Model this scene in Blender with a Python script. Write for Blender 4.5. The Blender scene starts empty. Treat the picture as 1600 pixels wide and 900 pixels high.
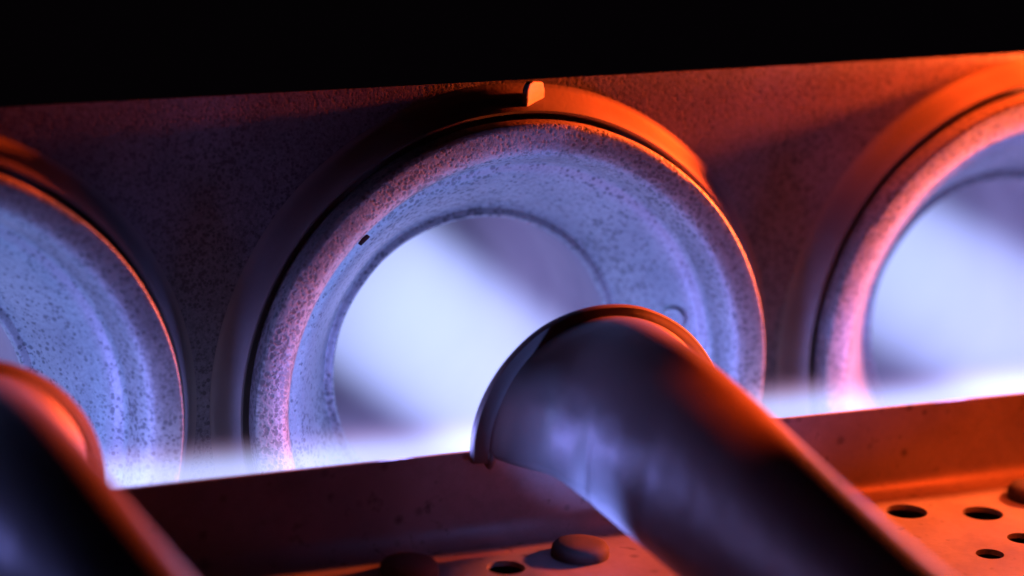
import bpy, bmesh, math, random
from mathutils import Vector, noise
random.seed(4)
U = 0.03            # one ring radius = 3 cm; all shapes below are given in ring radii
S = 2.2569          # spacing of the heat exchanger inlets
scene = bpy.context.scene
COL = scene.collection
PI = math.pi

# ------------------------------------------------------------ camera, world, lamps, exposure
def v(x, y, z): return Vector((x*U, y*U, z*U))
yaw, pitch, roll = 0.4195, 0.271, 0.0362
fwd = Vector((math.sin(yaw)*math.cos(pitch), math.cos(yaw)*math.cos(pitch), -math.sin(pitch)))
r0 = Vector((math.cos(yaw), -math.sin(yaw), 0)); u0 = r0.cross(fwd)
rgt = r0*math.cos(roll) + u0*math.sin(roll); up = u0*math.cos(roll) - r0*math.sin(roll)
from mathutils import Matrix
cam_d = bpy.data.cameras.new('camera'); cam = bpy.data.objects.new('camera', cam_d); COL.objects.link(cam)
M = Matrix((rgt, up, -fwd)).transposed().to_4x4()
M.translation = (Vector((-0.0462, 0, 0.4053)) - fwd*10.5698)*U
cam.matrix_world = M
cam_d.sensor_width = 36.0; cam_d.lens = 4645/1600*36.0
cam_d.clip_start = 0.005; cam_d.clip_end = 50
cam_d.dof.use_dof = True; cam_d.dof.focus_distance = 10.45*U; cam_d.dof.aperture_fstop = 11
scene.camera = cam

world = bpy.data.worlds.new('World'); scene.world = world; world.use_nodes = True
world.node_tree.nodes['Background'].inputs[0].default_value = (0.001, 0.0006, 0.001, 1)
world.node_tree.nodes['Background'].inputs[1].default_value = 1.0

scene.view_settings.view_transform = 'Standard'; scene.view_settings.look = 'None'
scene.view_settings.exposure = 0; scene.view_settings.gamma = 1
scene.cycles.volume_step_rate = 0.25
scene.cycles.max_bounces = 8

def lamp(name, loc, color, power, radius, parent=None):
    d = bpy.data.lights.new(name, 'POINT'); d.color = color; d.energy = power; d.shadow_soft_size = radius*U
    o = bpy.data.objects.new(name, d); COL.objects.link(o); o.location = v(*loc)
    if parent: o.parent = parent
    return o
ORANGE = (1.0, 0.066, 0.006); BLUE = (0.11, 0.36, 1.0)
def area(name, loc, target, color, power, sx, sy):
    d = bpy.data.lights.new(name, 'AREA'); d.shape = 'RECTANGLE'; d.size = sx*U; d.size_y = sy*U
    d.color = color; d.energy = power
    o = bpy.data.objects.new(name, d); COL.objects.link(o); o.location = v(*loc)
    o.rotation_euler = (v(*target)-v(*loc)).to_track_quat('-Z', 'Y').to_euler()
    return o
g1 = area('unseen_orange_glow', (3.40, 0.125, 1.30), (1.0, 0.15, 0.95), ORANGE, 0.11, 0.16, 0.16); g1.data.spread = math.radians(66)  # stands for the hot-surface igniter presumed off to the right
gb = area('unseen_orange_glow', (3.50, -0.05, 0.90), (1.0, 0.1, 0.45), (1.0, 0.13, 0.025), 0.20, 0.2, 0.2); gb.data.spread = math.radians(100)  # added second orange lamp, lights the right-facing ring lips
area('unseen_orange_glow', (7.0, -0.85, 1.5), (0.0, 0.0, 0.5), ORANGE, 0.05, 0.6, 0.6)  # added far orange lamp, reaches the collar bands further left
ge = area('unseen_orange_glow', (2.05, -0.10, 1.95), (1.95, 0.12, 1.0), ORANGE, 0.006, 0.2, 0.2); ge.data.spread = math.radians(70)  # added orange lamp above the right ring, for its upper collar
g2 = area('unseen_orange_glow', (2.6, -1.6, 1.5), (1.7, -0.75, -0.38), ORANGE, 0.009, 0.4, 0.4); g2.data.spread = math.radians(54)  # added orange lamp, brightens the right part of the shelf
g4 = area('unseen_orange_glow', (0.95, -1.9, 1.5), (0.36, -1.42, 0.34), ORANGE, 0.0052, 0.2, 0.2); g4.data.spread = math.radians(30)  # added narrow orange lamp, only for the burner's right flank
g3 = area('burner_strip_fill', (-0.33, -1.17, -0.35), (-0.03, -0.85, -0.08), (.2, .3, 1.0), 0.0045, 0.14, 0.06); g3.data.spread = math.radians(70)  # added blue fill lamp, brightens the burner's lower-left strip

# ------------------------------------------------------------ materials
def mat_metal(name, base, dark, rough, metallic, speck=0.0, speck_scale=40, bump=0.15, bump_scale=60, mottle=.5, dots=.22):
    m = bpy.data.materials.new(name); m.use_nodes = True
    nt = m.node_tree; N = nt.nodes; L = nt.links
    b = N['Principled BSDF']
    tc = N.new('ShaderNodeTexCoord'); mp = N.new('ShaderNodeMapping')
    mp.inputs['Scale'].default_value = (1/U,)*3
    L.new(tc.outputs['Object'], mp.inputs['Vector'])
    oi = N.new('ShaderNodeObjectInfo'); mo = N.new('ShaderNodeMath'); mo.operation = 'MULTIPLY'; mo.inputs[1].default_value = 40
    L.new(oi.outputs['Random'], mo.inputs[0]); L.new(mo.outputs[0], mp.inputs['Location'])      # every copy gets its own wear
    n1 = N.new('ShaderNodeTexNoise'); n1.inputs['Scale'].default_value = 3.5; n1.inputs['Detail'].default_value = 6
    L.new(mp.outputs[0], n1.inputs['Vector'])
    mix = N.new('ShaderNodeMix'); mix.data_type = 'RGBA'
    mix.inputs[6].default_value = (*dark, 1); mix.inputs[7].default_value = (*base, 1)
    r1 = N.new('ShaderNodeValToRGB'); r1.color_ramp.elements[0].position = .3; r1.color_ramp.elements[1].position = .65
    L.new(n1.outputs['Fac'], r1.inputs[0]); L.new(r1.outputs[0], mix.inputs[0])
    col = mix.outputs[2]
    n2 = N.new('ShaderNodeTexNoise'); n2.inputs['Scale'].default_value = bump_scale; n2.inputs['Detail'].default_value = 3
    L.new(mp.outputs[0], n2.inputs['Vector'])
    height = n2.outputs['Fac']
    if speck:
        vo = N.new('ShaderNodeTexNoise'); vo.inputs['Scale'].default_value = speck_scale; vo.inputs['Detail'].default_value = 2.5
        vo.inputs['Roughness'].default_value = .6
        L.new(mp.outputs[0], vo.inputs['Vector'])
        n3 = N.new('ShaderNodeTexNoise'); n3.inputs['Scale'].default_value = 2.4; n3.inputs['Detail'].default_value = 3
        L.new(mp.outputs[0], n3.inputs['Vector'])
        # pits come in loose patches: the patch noise shifts the threshold
        ad = N.new('ShaderNodeMath'); ad.operation = 'MULTIPLY_ADD'; ad.inputs[1].default_value = .4
        L.new(n3.outputs['Fac'], ad.inputs[0]); L.new(vo.outputs['Fac'], ad.inputs[2])
        mx = N.new('ShaderNodeMapRange'); mx.interpolation_type = 'SMOOTHSTEP'
        mx.inputs[1].default_value = (.82-.12*speck); mx.inputs[2].default_value = (1.0-.12*speck)
        mx.inputs[3].default_value = 1; mx.inputs[4].default_value = 0
        L.new(ad.outputs[0], mx.inputs[0])
        vd = N.new('ShaderNodeTexVoronoi'); vd.inputs['Scale'].default_value = speck_scale*1.0; L.new(mp.outputs[0], vd.inputs['Vector'])
        sc_ = N.new('ShaderNodeSeparateColor'); L.new(vd.outputs['Color'], sc_.inputs[0])
        sz = N.new('ShaderNodeMath'); sz.operation = 'MULTIPLY_ADD'; sz.inputs[1].default_value = .42; sz.inputs[2].default_value = -.30
        L.new(sc_.outputs[0], sz.inputs[0])
        s2 = N.new('ShaderNodeMath'); s2.operation = 'MULTIPLY_ADD'; s2.inputs[1].default_value = .9; L.new(n3.outputs['Fac'], s2.inputs[0]); L.new(sz.outputs[0], s2.inputs[2])
        s3 = N.new('ShaderNodeMath'); s3.operation = 'SUBTRACT'; s3.inputs[1].default_value = dots; L.new(s2.outputs[0], s3.inputs[0])
        d1 = N.new('ShaderNodeMath'); d1.operation = 'SUBTRACT'; L.new(vd.outputs['Distance'], d1.inputs[0]); L.new(s3.outputs[0], d1.inputs[1])
        d2 = N.new('ShaderNodeMapRange'); d2.inputs[1].default_value = 0; d2.inputs[2].default_value = .25; L.new(d1.outputs[0], d2.inputs[0])
        mn = N.new('ShaderNodeMath'); mn.operation = 'MINIMUM'; L.new(mx.outputs[0], mn.inputs[0]); L.new(d2.outputs[0], mn.inputs[1]); mx = mn
        m2 = N.new('ShaderNodeMix'); m2.data_type = 'RGBA'
        m2.inputs[6].default_value = (*[c*.55 for c in dark], 1)
        n4 = N.new('ShaderNodeTexNoise'); n4.inputs['Scale'].default_value = speck_scale*1.3; n4.inputs['Detail'].default_value = 4
        n4.inputs['Roughness'].default_value = .7; L.new(mp.outputs[0], n4.inputs['Vector'])
        r4 = N.new('ShaderNodeMapRange'); r4.inputs[1].default_value = .38; r4.inputs[2].default_value = .58
        r4.inputs[3].default_value = .5; r4.inputs[4].default_value = 1.1; L.new(n4.outputs['Fac'], r4.inputs[0])
        m4 = N.new('ShaderNodeMix'); m4.data_type = 'RGBA'; m4.blend_type = 'MULTIPLY'; 
        k4 = N.new('ShaderNodeMapRange'); k4.inputs[1].default_value = .4; k4.inputs[2].default_value = .62
        k4.inputs[3].default_value = mottle*1.5; k4.inputs[4].default_value = mottle*.35; L.new(n3.outputs['Fac'], k4.inputs[0]); L.new(k4.outputs[0], m4.inputs[0])
        L.new(col, m4.inputs[6]); L.new(r4.outputs[0], m4.inputs[7]); col = m4.outputs[2]
        L.new(mx.outputs[0], m2.inputs[0]); L.new(col, m2.inputs[7]); col = m2.outputs[2]
        hm = N.new('ShaderNodeMath'); hm.operation = 'MULTIPLY_ADD'; hm.inputs[1].default_value = .9
        L.new(mx.outputs[0], hm.inputs[0]); L.new(n2.outputs['Fac'], hm.inputs[2]); height = hm.outputs[0]
    L.new(col, b.inputs['Base Color'])
    b.inputs['Metallic'].default_value = metallic
    rr = N.new('ShaderNodeMapRange'); rr.inputs[3].default_value = rough-.08; rr.inputs[4].default_value = rough+.12
    L.new(n1.outputs['Fac'], rr.inputs[0]); L.new(rr.outputs[0], b.inputs['Roughness'])
    bp = N.new('ShaderNodeBump'); bp.inputs['Strength'].default_value = bump; bp.inputs['Distance'].default_value = .012*U
    L.new(height, bp.inputs['Height']); L.new(bp.outputs[0], b.inputs['Normal'])
    return m

M_ring = mat_metal('aluminised_steel_ring', (.41, .41, .43), (.29, .29, .32), .5, .3, speck=.72, speck_scale=52, bump=.16)
M_funnel = mat_metal('aluminised_steel_funnel', (.44, .45, .48), (.31, .32, .36), .45, .3, speck=.6, speck_scale=50, mottle=.3, dots=.25, bump=.12, bump_scale=38)
M_tube = mat_metal('tube_inner_steel', (.29, .26, .31), (.22, .19, .25), .5, .2, bump=.1)
M_panel = mat_metal('galvanised_panel', (.23, .235, .275), (.16, .163, .20), .68, .15, speck=.95, speck_scale=60, bump=.12, bump_scale=80)
M_collar = mat_metal('collar_steel', (.26, .25, .26), (.19, .18, .19), .6, .15, bump=.06)
M_burner = mat_metal('burner_steel', (.19, .165, .165), (.145, .13, .132), .42, .35, bump=.05, bump_scale=30)
M_shelf = mat_metal('shelf_steel', (.28, .26, .27), (.20, .18, .19), .5, .4, speck=.12, speck_scale=14, bump=.06, mottle=.15, dots=.5)
M_screw = mat_metal('screw_steel', (.06, .05, .05), (.035, .03, .03), .75, .0, bump=.1)

M_screw.node_tree.nodes['Principled BSDF'].inputs['Specular IOR Level'].default_value = .15

def mat_flame(name, color, strength, build, fringe=None):
    m = bpy.data.materials.new(name); m.use_nodes = True
    nt = m.node_tree; N = nt.nodes; L = nt.links
    N.remove(N['Principled BSDF'])
    out = [n for n in N if n.type == 'OUTPUT_MATERIAL'][0]
    em = N.new('ShaderNodeEmission'); em.inputs['Color'].default_value = (*color, 1)
    tc = N.new('ShaderNodeTexCoord'); mp = N.new('ShaderNodeMapping'); mp.inputs['Scale'].default_value = (1/U,)*3
    L.new(tc.outputs['Object'], mp.inputs['Vector'])
    sp = N.new('ShaderNodeSeparateXYZ'); L.new(mp.outputs[0], sp.inputs[0])
    def math_(op, a, b=None, c=None, clamp=False):
        n = N.new('ShaderNodeMath'); n.operation = op; n.use_clamp = clamp
        for i, q in enumerate((a, b, c)):
            if q is None: continue
            if isinstance(q, (int, float)): n.inputs[i].default_value = q
            else: L.new(q, n.inputs[i])
        return n.outputs[0]
    dens = build(N, L, mp, sp, math_)
    if fringe:
        mc = N.new('ShaderNodeMix'); mc.data_type = 'RGBA'; mc.inputs[6].default_value = (*color, 1); mc.inputs[7].default_value = (*fringe, 1)
        fr = N.new('ShaderNodeMapRange'); fr.inputs[1].default_value = -.02; fr.inputs[2].default_value = .06
        L.new(sp.outputs[2], fr.inputs[0]); L.new(fr.outputs[0], mc.inputs[0]); L.new(mc.outputs[2], em.inputs['Color'])
    L.new(math_('MULTIPLY', dens, strength/U), em.inputs['Strength'])
    L.new(em.outputs[0], out.inputs['Volume'])
    return m

def sm(math_, x, lo, hi):           # smoothstep of x from lo (0) to hi (1)
    t = math_('DIVIDE', math_('SUBTRACT', x, lo), hi-lo, clamp=True)
    return math_('MULTIPLY', math_('MULTIPLY', t, t), math_('SUBTRACT', 3, math_('MULTIPLY', 2, t)))

def jet(N, L, mp, sp, f):           # burner jet along +y, origin at the burner mouth
    x, y, z = sp.outputs
    rad = f('SQRT', f('ADD', f('POWER', x, 2), f('POWER', z, 2)))
    grow = f('MULTIPLY_ADD', y, .04, .335)
    rr = f('DIVIDE', rad, grow)
    body = f('SUBTRACT', 1, sm(f, rr, .62, 1.12))
    fade = f('MULTIPLY', sm(f, y, -.02, .3), f('SUBTRACT', 1, sm(f, y, 1.8, 2.9)))
    no = N.new('ShaderNodeTexNoise'); no.inputs['Scale'].default_value = 1.5; no.inputs['Detail'].default_value = 1
    m2 = N.new('ShaderNodeMapping'); m2.inputs['Scale'].default_value = (1, .25, 1)
    L.new(mp.outputs[0], m2.inputs['Vector']); L.new(m2.outputs[0], no.inputs['Vector'])
    return f('MULTIPLY', f('MULTIPLY', body, fade), f('MULTIPLY_ADD', no.outputs['Fac'], .6, .7))
def band(N, L, mp, sp, f):          # carry-over flame running along x behind the shelf edge
    x, y, z = sp.outputs
    no = N.new('ShaderNodeTexNoise'); no.inputs['Scale'].default_value = 1.6; no.inputs['Detail'].default_value = 1
    L.new(mp.outputs[0], no.inputs['Vector'])
    zz = f('SUBTRACT', z, f('MULTIPLY_ADD', no.outputs['Fac'], .10, -.05))
    h = f('SUBTRACT', 1, sm(f, zz, -.065, .095))
    h = f('MULTIPLY', h, h)
    d = f('SUBTRACT', 1, sm(f, f('ABSOLUTE', y), .02, .1))
    return f('MULTIPLY', h, d)
M_jet = mat_flame('jet_flame', (.42, .51, 1.0), 1.05, jet)
M_band = mat_flame('carry_over_flame', (.50, .55, 1.0), 8.5, band, (.85, .45, .85))
for m in (M_jet, M_band):
    try: m.cycles.volume_step_rate = 1.0
    except Exception: pass

# ------------------------------------------------------------ helpers
def link_mesh(name, verts, faces, mat, parent=None, smooth=True):
    me = bpy.data.meshes.new(name); me.from_pydata([v(*p) for p in verts], [], faces); me.update()
    bm = bmesh.new(); bm.from_mesh(me); bmesh.ops.recalc_face_normals(bm, faces=bm.faces); bm.to_mesh(me); bm.free()
    if smooth:
        me.polygons.foreach_set('use_smooth', [True]*len(me.polygons))
        try: me.set_sharp_from_angle(angle=math.radians(38))
        except Exception: pass
    me.materials.append(mat)
    o = bpy.data.objects.new(name, me); COL.objects.link(o)
    if parent: o.parent = parent
    return o
def thing(name, label, cat, loc, group=None):
    o = bpy.data.objects.new(name, None); COL.objects.link(o); o.location = v(*loc)
    o.empty_display_size = .2*U; o['label'] = label; o['category'] = cat
    if group: o['group'] = group
    return o
def tag(o, label, cat, group=None):
    o['label'] = label; o['category'] = cat
    if group: o['group'] = group
    return o
def grid(rows, close_v=False, close_u=False):
    nv = len(rows[0]); V = [p for r in rows for p in r]; F = []
    nu = len(rows)
    for i in range(nu if close_u else nu-1):
        for j in range(nv if close_v else nv-1):
            a = i*nv+j; b = i*nv+(j+1) % nv; c = ((i+1) % nu)*nv+(j+1) % nv; d = ((i+1) % nu)*nv+j
            F.append((a, b, c, d))
    return V, F
def lathe(name, prof, mat, parent, seg=160, wob=0.0, a0=0, a1=2*PI, closed=False):
    full = abs(a1-a0-2*PI) < 1e-6
    rows = []
    for (r, y) in prof:
        row = []
        for k in range(seg if full else seg+1):
            a = a0+(a1-a0)*k/seg
            w = wob*noise.noise(Vector((math.cos(a)*2.3, math.sin(a)*2.3, r*3))) if wob else 0
            row.append(((r+w)*math.cos(a), y+w*.7, (r+w)*math.sin(a)))
        rows.append(row)
    V, F = grid(rows, close_v=full, close_u=closed)
    if closed and not full:      # cap the two ends of an open arc
        n = len(rows[0])
        F.append(tuple(i*n for i in range(len(rows)))); F.append(tuple(i*n+n-1 for i in range(len(rows))))
    return link_mesh(name, V, F, mat, parent)
def catmull(st, n):
    out = []
    for k in range(n+1):
        t = k/n*(len(st)-1); i = min(int(t), len(st)-2); f = t-i
        p = [st[max(0, min(len(st)-1, i+d))] for d in (-1, 0, 1, 2)]
        out.append(tuple(.5*(2*b+(c-a)*f+(2*a-5*b+4*c-d)*f*f+(3*b-a-3*c+d)*f**3) for a, b, c, d in zip(*p)))
    return out
def holed_sheet(name, outer, holes, mat, parent, place, thick):
    """flat sheet with through holes; place(u, v, w) turns sheet coordinates into a point, w = depth below the face"""
    bm = bmesh.new(); loops = []
    for pts in [outer]+holes:
        vs = [bm.verts.new((a, b, 0)) for a, b in pts]
        for i in range(len(vs)): bm.edges.new((vs[i], vs[(i+1) % len(vs)]))
        loops.append([tuple(p) for p in pts])
    bmesh.ops.triangle_fill(bm, use_beauty=True, edges=bm.edges[:])
    bm.verts.index_update()
    V = [place(q.co.x, q.co.y, 0) for q in bm.verts]; n = len(V)
    V += [place(q.co.x, q.co.y, thick) for q in bm.verts]
    F = [tuple(q.index for q in f.verts) for f in bm.faces]
    F += [tuple(i+n for i in reversed(f)) for f in F]
    k = 0
    for lp in loops:
        m = len(lp)
        for i in range(m):
            a, b = k+i, k+(i+1) % m
            F.append((a, b, b+n, a+n))
        k += m
    bm.free()
    return link_mesh(name, V, F, mat, parent, smooth=False)
def circ(cx, cy, r, n=96): return [(cx+r*math.cos(2*PI*k/n), cy+r*math.sin(2*PI*k/n)) for k in range(n)]

# ------------------------------------------------------------ panel behind the rings
panel = thing('furnace_panel', 'dark speckled galvanised steel panel with folded top edge behind the three rings', 'panel', (0, .195, -1.6))
DY = -.195; DZ = 1.6
X0, X1, ZT, ZB = -3.9, 5.6, 1.115, -1.6
face = holed_sheet('panel_face', [(X0, ZB), (X1, ZB), (X1, ZT), (X0, ZT)], [circ(k*S, 0, 1.084, 144) for k in (-1, 0, 1, 2)],
                   M_panel, panel, lambda a, b, w: (a, w, b+DZ), .004)
# rolled-over top flange
rows = []
for (y, z) in [(.004, ZT-.0005), (.012, ZT-.006), (.028, ZT-.024), (.028, ZT-.25)]:
    rows.append([(X0+(X1-X0)*k/40, y, z+DZ) for k in range(41)])
V, F = grid(rows); link_mesh('top_flange', V, F, M_panel, panel)

# ------------------------------------------------------------ heat exchanger inlets
def arc(cx, cy, r, a, b, n):
    return [(cx+r*math.cos(math.radians(a+(b-a)*k/n)), cy+r*math.sin(math.radians(a+(b-a)*k/n))) for k in range(n+1)]
P_lip = ([(.965, .17), (.965, .10), (.985, .095), (.997, .085)] + [(.9985, .05), (1.0, .016), (.9985, .005), (.993, .0005), (.975, .0), (.93, .003), (.905, .009)]
         + [(.886, .018), (.870, .036), (.857, .060), (.847, .088), (.838, .118)])
P_funnel = [(.838, .118), (.830, .134), (.818, .141), (.802, .147), (.785, .158), (.762, .178), (.735, .212), (.705, .252), (.672, .30), (.640, .35), (.622, .385), (.605, .412), (.595, .423), (.586, .422), (.576, .416), (.566, .416), (.559, .423), (.556, .436)]
P_tube = [(.556, .436), (.5535, .453), (.5506, .472), (.5506, .52)]
P_tube += [(.5506, .52+.2*i) for i in range(1, 10)] + [(.54, 2.45), (.46, 2.58), (.25, 2.66), (.02, 2.68)]
P_collar = [(.962, .172), (1.006, .172), (1.014, .165), (1.016, .095), (1.020, .086), (1.028, .083), (1.036, .088), (1.052, .120), (1.064, .148), (1.076, .170), (1.086, .185), (1.096, .191), (1.106, .1935)]
labels = {-1: 'leftmost steel inlet ring, cut by the left photo edge, blue and thickly speckled',
          0: 'whole central steel inlet ring with bent orange tab on its top rim',
          1: 'rightmost steel inlet ring, cut by the right photo edge, glowing salmon orange'}
def make_inlet():
    t = thing('heat_exchanger_inlet', labels[0], 'inlet ring', (0, 0, 0), 'steel inlet rings in a row on the panel')
    lathe('ring_lip', P_lip, M_ring, t, seg=200, wob=.004)
    f = lathe('funnel', P_funnel, M_funnel, t, seg=200, wob=.004)
    lathe('tube', P_tube, M_tube, t, seg=96)
    lathe('collar', P_collar, M_collar, t, seg=200, wob=.003)
    return t, f
inlet, funnel0 = make_inlet()
def copy_thing(src, loc, label):
    r = src.copy(); COL.objects.link(r); r.location = v(*loc); r['label'] = label
    for ch in list(src.children):
        c = ch.copy(); COL.objects.link(c); c.parent = r
        for g in ch.children:
            d = g.copy(); COL.objects.link(d); d.parent = c
    return r
for k in (-1, 1): copy_thing(inlet, (k*S, 0, 0), labels[k])
# details of the central ring only: bent tab, spot weld, scratch pit
def ring_frame(a, r, y):
    a = math.radians(a); return Vector((r*math.cos(a), y, r*math.sin(a))), Vector((math.cos(a), 0, math.sin(a))), Vector((-math.sin(a), 0, math.cos(a)))
def slab(name, pts2d, thick, o, ex, ey, ez, mat, parent):
    n = len(pts2d)
    V = [tuple(o+ex*a+ey*b+ez*(s*thick/2)) for s in (-1, 1) for a, b in pts2d]
    F = [tuple(range(n-1, -1, -1)), tuple(range(n, 2*n))]+[(i, (i+1) % n, n+(i+1) % n, n+i) for i in range(n)]
    ob = link_mesh(name, V, F, mat, parent, smooth=False)
    bv = ob.modifiers.new('bevel', 'BEVEL'); bv.width = .006*U; bv.segments = 2
    return ob
o_, er, et = ring_frame(87.2, 1.0, .16)
d_ = Vector((.86, .51, 0)); n_ = er.cross(d_).normalized()
slab('collar_tab', [(.02, -.05), (.10, -.055), (.122, -.045), (.128, -.02), (.118, .04), (.085, .055), (.02, .055)], .024, o_+Vector((.015, -.03, 0)), er, d_, n_, M_collar, inlet)
rv, er, et = ring_frame(13.8, .738, .205)
nrm = Vector((-er.x*.77, -.64, -er.z*.77)); side = et; up2 = nrm.cross(side)
rowsb = []
for (r, h) in [(.046, -.012), (.046, .006), (.040, .016), (.026, .019), (.022, .014), (.004, .013)]:
    rowsb.append([tuple(rv+side*(r*math.cos(t))+up2*(r*math.sin(t))+nrm*h) for t in [2*PI*k/20 for k in range(20)]])
V, F = grid(rowsb, close_v=True); link_mesh('spot_weld', V, F, M_funnel, funnel0)
o_, er, et = ring_frame(134.4, .858, .034)
slab('scorch_mark', [(-.008, -.024), (.006, -.022), (.010, .0), (.006, .024), (-.006, .022)], .006, o_, (er*.5+Vector((0, -.87, 0))*0+er*.5).normalized(), et, Vector((-er.x*.6, -.8, -er.z*.6)), M_screw, inlet)

# ------------------------------------------------------------ shelf in front of the panel
shelf = thing('burner_shelf', 'bent steel shelf with punched holes running in front of the rings under the burners', 'shelf', (0, -.365, -.39))
sx0, sx1 = -4.2, 5.6
ZS = -.056; ZP = -.385
prof = [(-.365, ZS), (-.380, ZS), (-.380, ZS-.05), (-.383, -.27)]
prof += [(-.383-.075+.075*math.cos(t), -.31-.075*math.sin(t)) for t in [PI/2*k/8 for k in range(0, 9)]]
outer_p = prof[1:]
rows = [[(sx0+(sx1-sx0)*k/60, y+.365, z+.39) for k in range(61)] for (y, z) in prof]
back = [(-.465, ZP-.02), (-.40, ZP-.005), (-.365, -.30)]
rows += [[(sx0+(sx1-sx0)*k/60, y+.365, z+.39) for k in range(61)] for (y, z) in back]
V, F = grid(rows, close_u=True); link_mesh('upright', V, F, M_shelf, shelf)
rows = [[(sx0+(sx1-sx0)*k/20, y+.365, z+.39) for k in range(21)] for (y, z) in ((-.365, -.30), (-.345, -.30), (-.345, -1.6), (-.365, -1.6))]
V, F = grid(rows, close_u=True); link_mesh('back_light_block', V, F, M_shelf, shelf)  # added wall that blocks light, so the punched holes look dark
yb = -.458
HOLES = [(1.55, -.690, .074), (1.545, -.960, .055), (1.346, -1.060, .050), (-.321, -.650, .066), (1.292, -.585, .076),
         (2.02, -.72, .07), (2.25, -.60, .07), (-1.75, -.72, .07), (-2.1, -.95, .055), (.62, -.95, .05), (.70, -.70, .07), (-.62, -1.0, .05)]
holed_sheet('plate', [(sx0, yb), (sx1, yb), (sx1, -3.4), (sx0, -3.4)], [circ(x, y, r, 28) for x, y, r in HOLES],
            M_shelf, shelf, lambda a, b, w: (a, b+.365, ZP-w+.39), .02)
# sheet-metal screws
def screw(x, y, s=1.0):
    t0 = random.random()
    rows = []
    for (r, h, hexa) in [(.100, 0, 0), (.101, .015, 0), (.098, .032, 0), (.088, .044, 0), (.066, .051, 0), (.035, .054, 0), (.002, .054, 0)]:
        row = []
        for k in range(36):
            t = 2*PI*k/36; q = r
            if hexa: q = r*math.cos(PI/6)/math.cos((t % (PI/3))-PI/6)
            row.append((x+s*q*math.cos(t+t0), y+.365+s*q*math.sin(t+t0), ZP+.39+s*h))
        rows.append(row)
    V, F = grid(rows, close_v=True); return link_mesh('screw', V, F, M_screw, shelf)
for x, y in ((-.655, -.60), (-.03, -.62), (1.83, -.60)): screw(x, y)

# ------------------------------------------------------------ burners
BX = .13; BZ = -.05
blabels = {-1: 'dark steel burner tube at the lower left corner, only its red edge lit',
           0: 'central steel burner tube with split flared mouth before the whole ring'}
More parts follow.
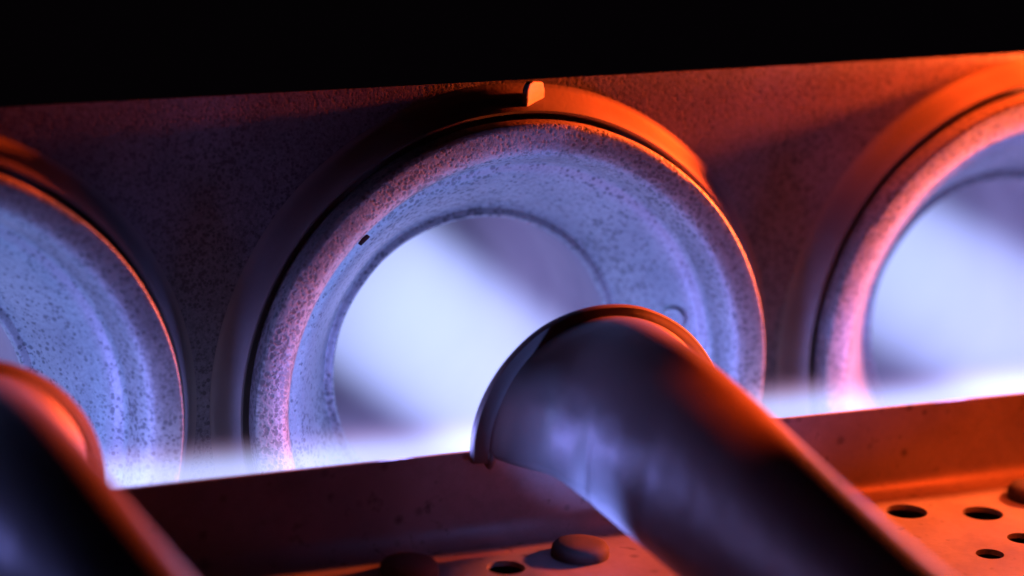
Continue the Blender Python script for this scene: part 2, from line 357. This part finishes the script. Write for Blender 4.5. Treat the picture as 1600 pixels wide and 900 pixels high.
#        y     ax   az   low
ST = [(-.425, .45, .455, .05), (-.48, .395, .468, .08), (-.60, .305, .487, .09), (-.80, .272, .495, .125), (-1.05, .252, .488, .165), (-1.4, .235, .45, .20),
      (-1.75, .222, .395, .22), (-2.1, .212, .345, .21), (-2.5, .21, .30, .20), (-2.9, .205, .275, .20), (-3.3, .215, .27, .20)]
def make_burner():
    t = thing('gas_burner', blabels[0], 'gas burner', (BX, -.387, BZ), 'gas burners pointing into the rings')
    st = catmull(ST, 120)
    def shell(name, lower):
        A = []; B = []; n = 40
        for (y, ax, az, lo) in st:
            ra = []; rb = []
            # small dents along the seam
            dent = .016*math.exp(-((y+.83)/.035)**2)+.012*math.exp(-((y+1.22)/.05)**2)
            for k in range(n+1):
                th = PI*k/n; c, s = math.cos(th), math.sin(th)
                hh = -lo if lower else az
                dd = dent*max(0, -c)**8
                w = .002*noise.noise(Vector((c*2, y*2.2, s*2)))
                crum = math.exp(-((c+.93)/.12)**2)      # hammered, uneven seam side
                w += crum*(.0035*noise.noise(Vector((c*3, y*7, s*3)))+.005*noise.noise(Vector((c*9, y*17, s*9))))
                for lst, off in ((ra, 0), (rb, .022)):
                    lst.append(((ax-off-dd+w)*c, y+.387, (hh-math.copysign(off, hh)+w)*s))
            A.append(ra); B.append(rb)
        rows = [a+list(reversed(b)) for a, b in zip(A, B)]
        V, F = grid(rows, close_v=True)
        m = len(rows[0])
        for i in (0, len(rows)-1):
            for j in range(n): F.append((i*m+j, i*m+j+1, i*m+m-2-j, i*m+m-1-j))
        return link_mesh(name, V, F, M_burner, t)
    shell('upper_shell', False); shell('lower_shell', True)
    # flared rolled lip round the upper half of the mouth
    rows = []
    pr = [(.425, -.425), (.432, -.405), (.445, -.393), (.462, -.388), (.480, -.389), (.489, -.397), (.490, -.412), (.484, -.424), (.470, -.429), (.452, -.438), (.435, -.440)]
    for (r, y) in pr:
        row = []
        for k in range(65):
            th = math.radians(-3+187*k/64)
            w = .003*noise.noise(Vector((math.cos(th)*3, math.sin(th)*3, r)))
            row.append(((r+w)*math.cos(th), y+.387, (r+w)*math.sin(th)))
        rows.append(row)
    V, F = grid(rows, close_u=True); n = len(rows[0])
    F.append(tuple(i*n for i in range(len(rows)))); F.append(tuple(i*n+n-1 for i in range(len(rows))))
    lip = link_mesh('mouth_lip', V, F, M_burner, t)
    # small folded lug where the lip ends at the seam
    rows = []
    for q in range(1, 8):
        ph = PI*q/8
        rows.append([(-.425+.022*math.sin(ph)*math.cos(a), .0-.035+.030*math.sin(ph)*math.sin(a), -.015+.045*math.cos(ph)) for a in [2*PI*k/14 for k in range(14)]])
    V, F = grid(rows, close_v=True); F.append(tuple(range(14))); F.append(tuple(len(V)-14+k for k in range(14)))
    link_mesh('lip_lug', V, F, M_burner, t)
    return t
burner = make_burner()
lb = copy_thing(burner, (BX-S, -.387, BZ), blabels[-1]); lb.rotation_euler.z = math.radians(5.5)

# ------------------------------------------------------------ flames
flabels = {-1: 'faint blue burner flame inside the leftmost ring', 0: 'white blue burner flame shooting through the whole central ring',
           1: 'white blue burner flame inside the rightmost ring at the photo edge'}
def make_flame(k):
    rows = []
    for (y, r) in [(0, .05), (.001, .40), (.5, .42), (2.0, .46), (2.95, .48), (2.951, .05)]:
        rows.append([(r*math.cos(a), y, r*math.sin(a)) for a in [2*PI*i/32 for i in range(32)]])
    V, F = grid(rows, close_v=True); F.append(tuple(range(32))); F.append(tuple(len(V)-32+i for i in range(32)))
    o = link_mesh('burner_flame', V, F, M_jet)
    o.location = v(k*S+.03, -.36, -.03)
    tag(o, flabels[k], 'flame', 'burner flames shooting into the rings')
    lamp('flame_light', (.0, .30, -.02), BLUE, .0075, .14, o)
    lamp('flame_light', (.0, 1.6, -.0), (.50, .42, 1.0), .0062, .2, o)
    return o
for k in (-1, 0, 1): make_flame(k)
rows = []
bx0, bx1 = -3.6, 5.2
for x in (bx0, bx1):
    rows.append([(x, y, z) for y, z in ((-.11, -.16), (.11, -.16), (.11, .16), (-.11, .16))])
V, F = grid(rows, close_v=True); F += [(0, 1, 2, 3), (4, 5, 6, 7)]
cf = link_mesh('carry_over_flame', V, F, M_band, smooth=False); cf.location = v(0, -.22, -.03)
tag(cf, 'low bright violet white flame band running along behind the shelf edge', 'flame')
for k in range(-2, 5):
    lamp('flame_light', ((k-.5)*S*.5*1.0, 0, -.02), (.24, .27, 1.0), .007, .06, cf)
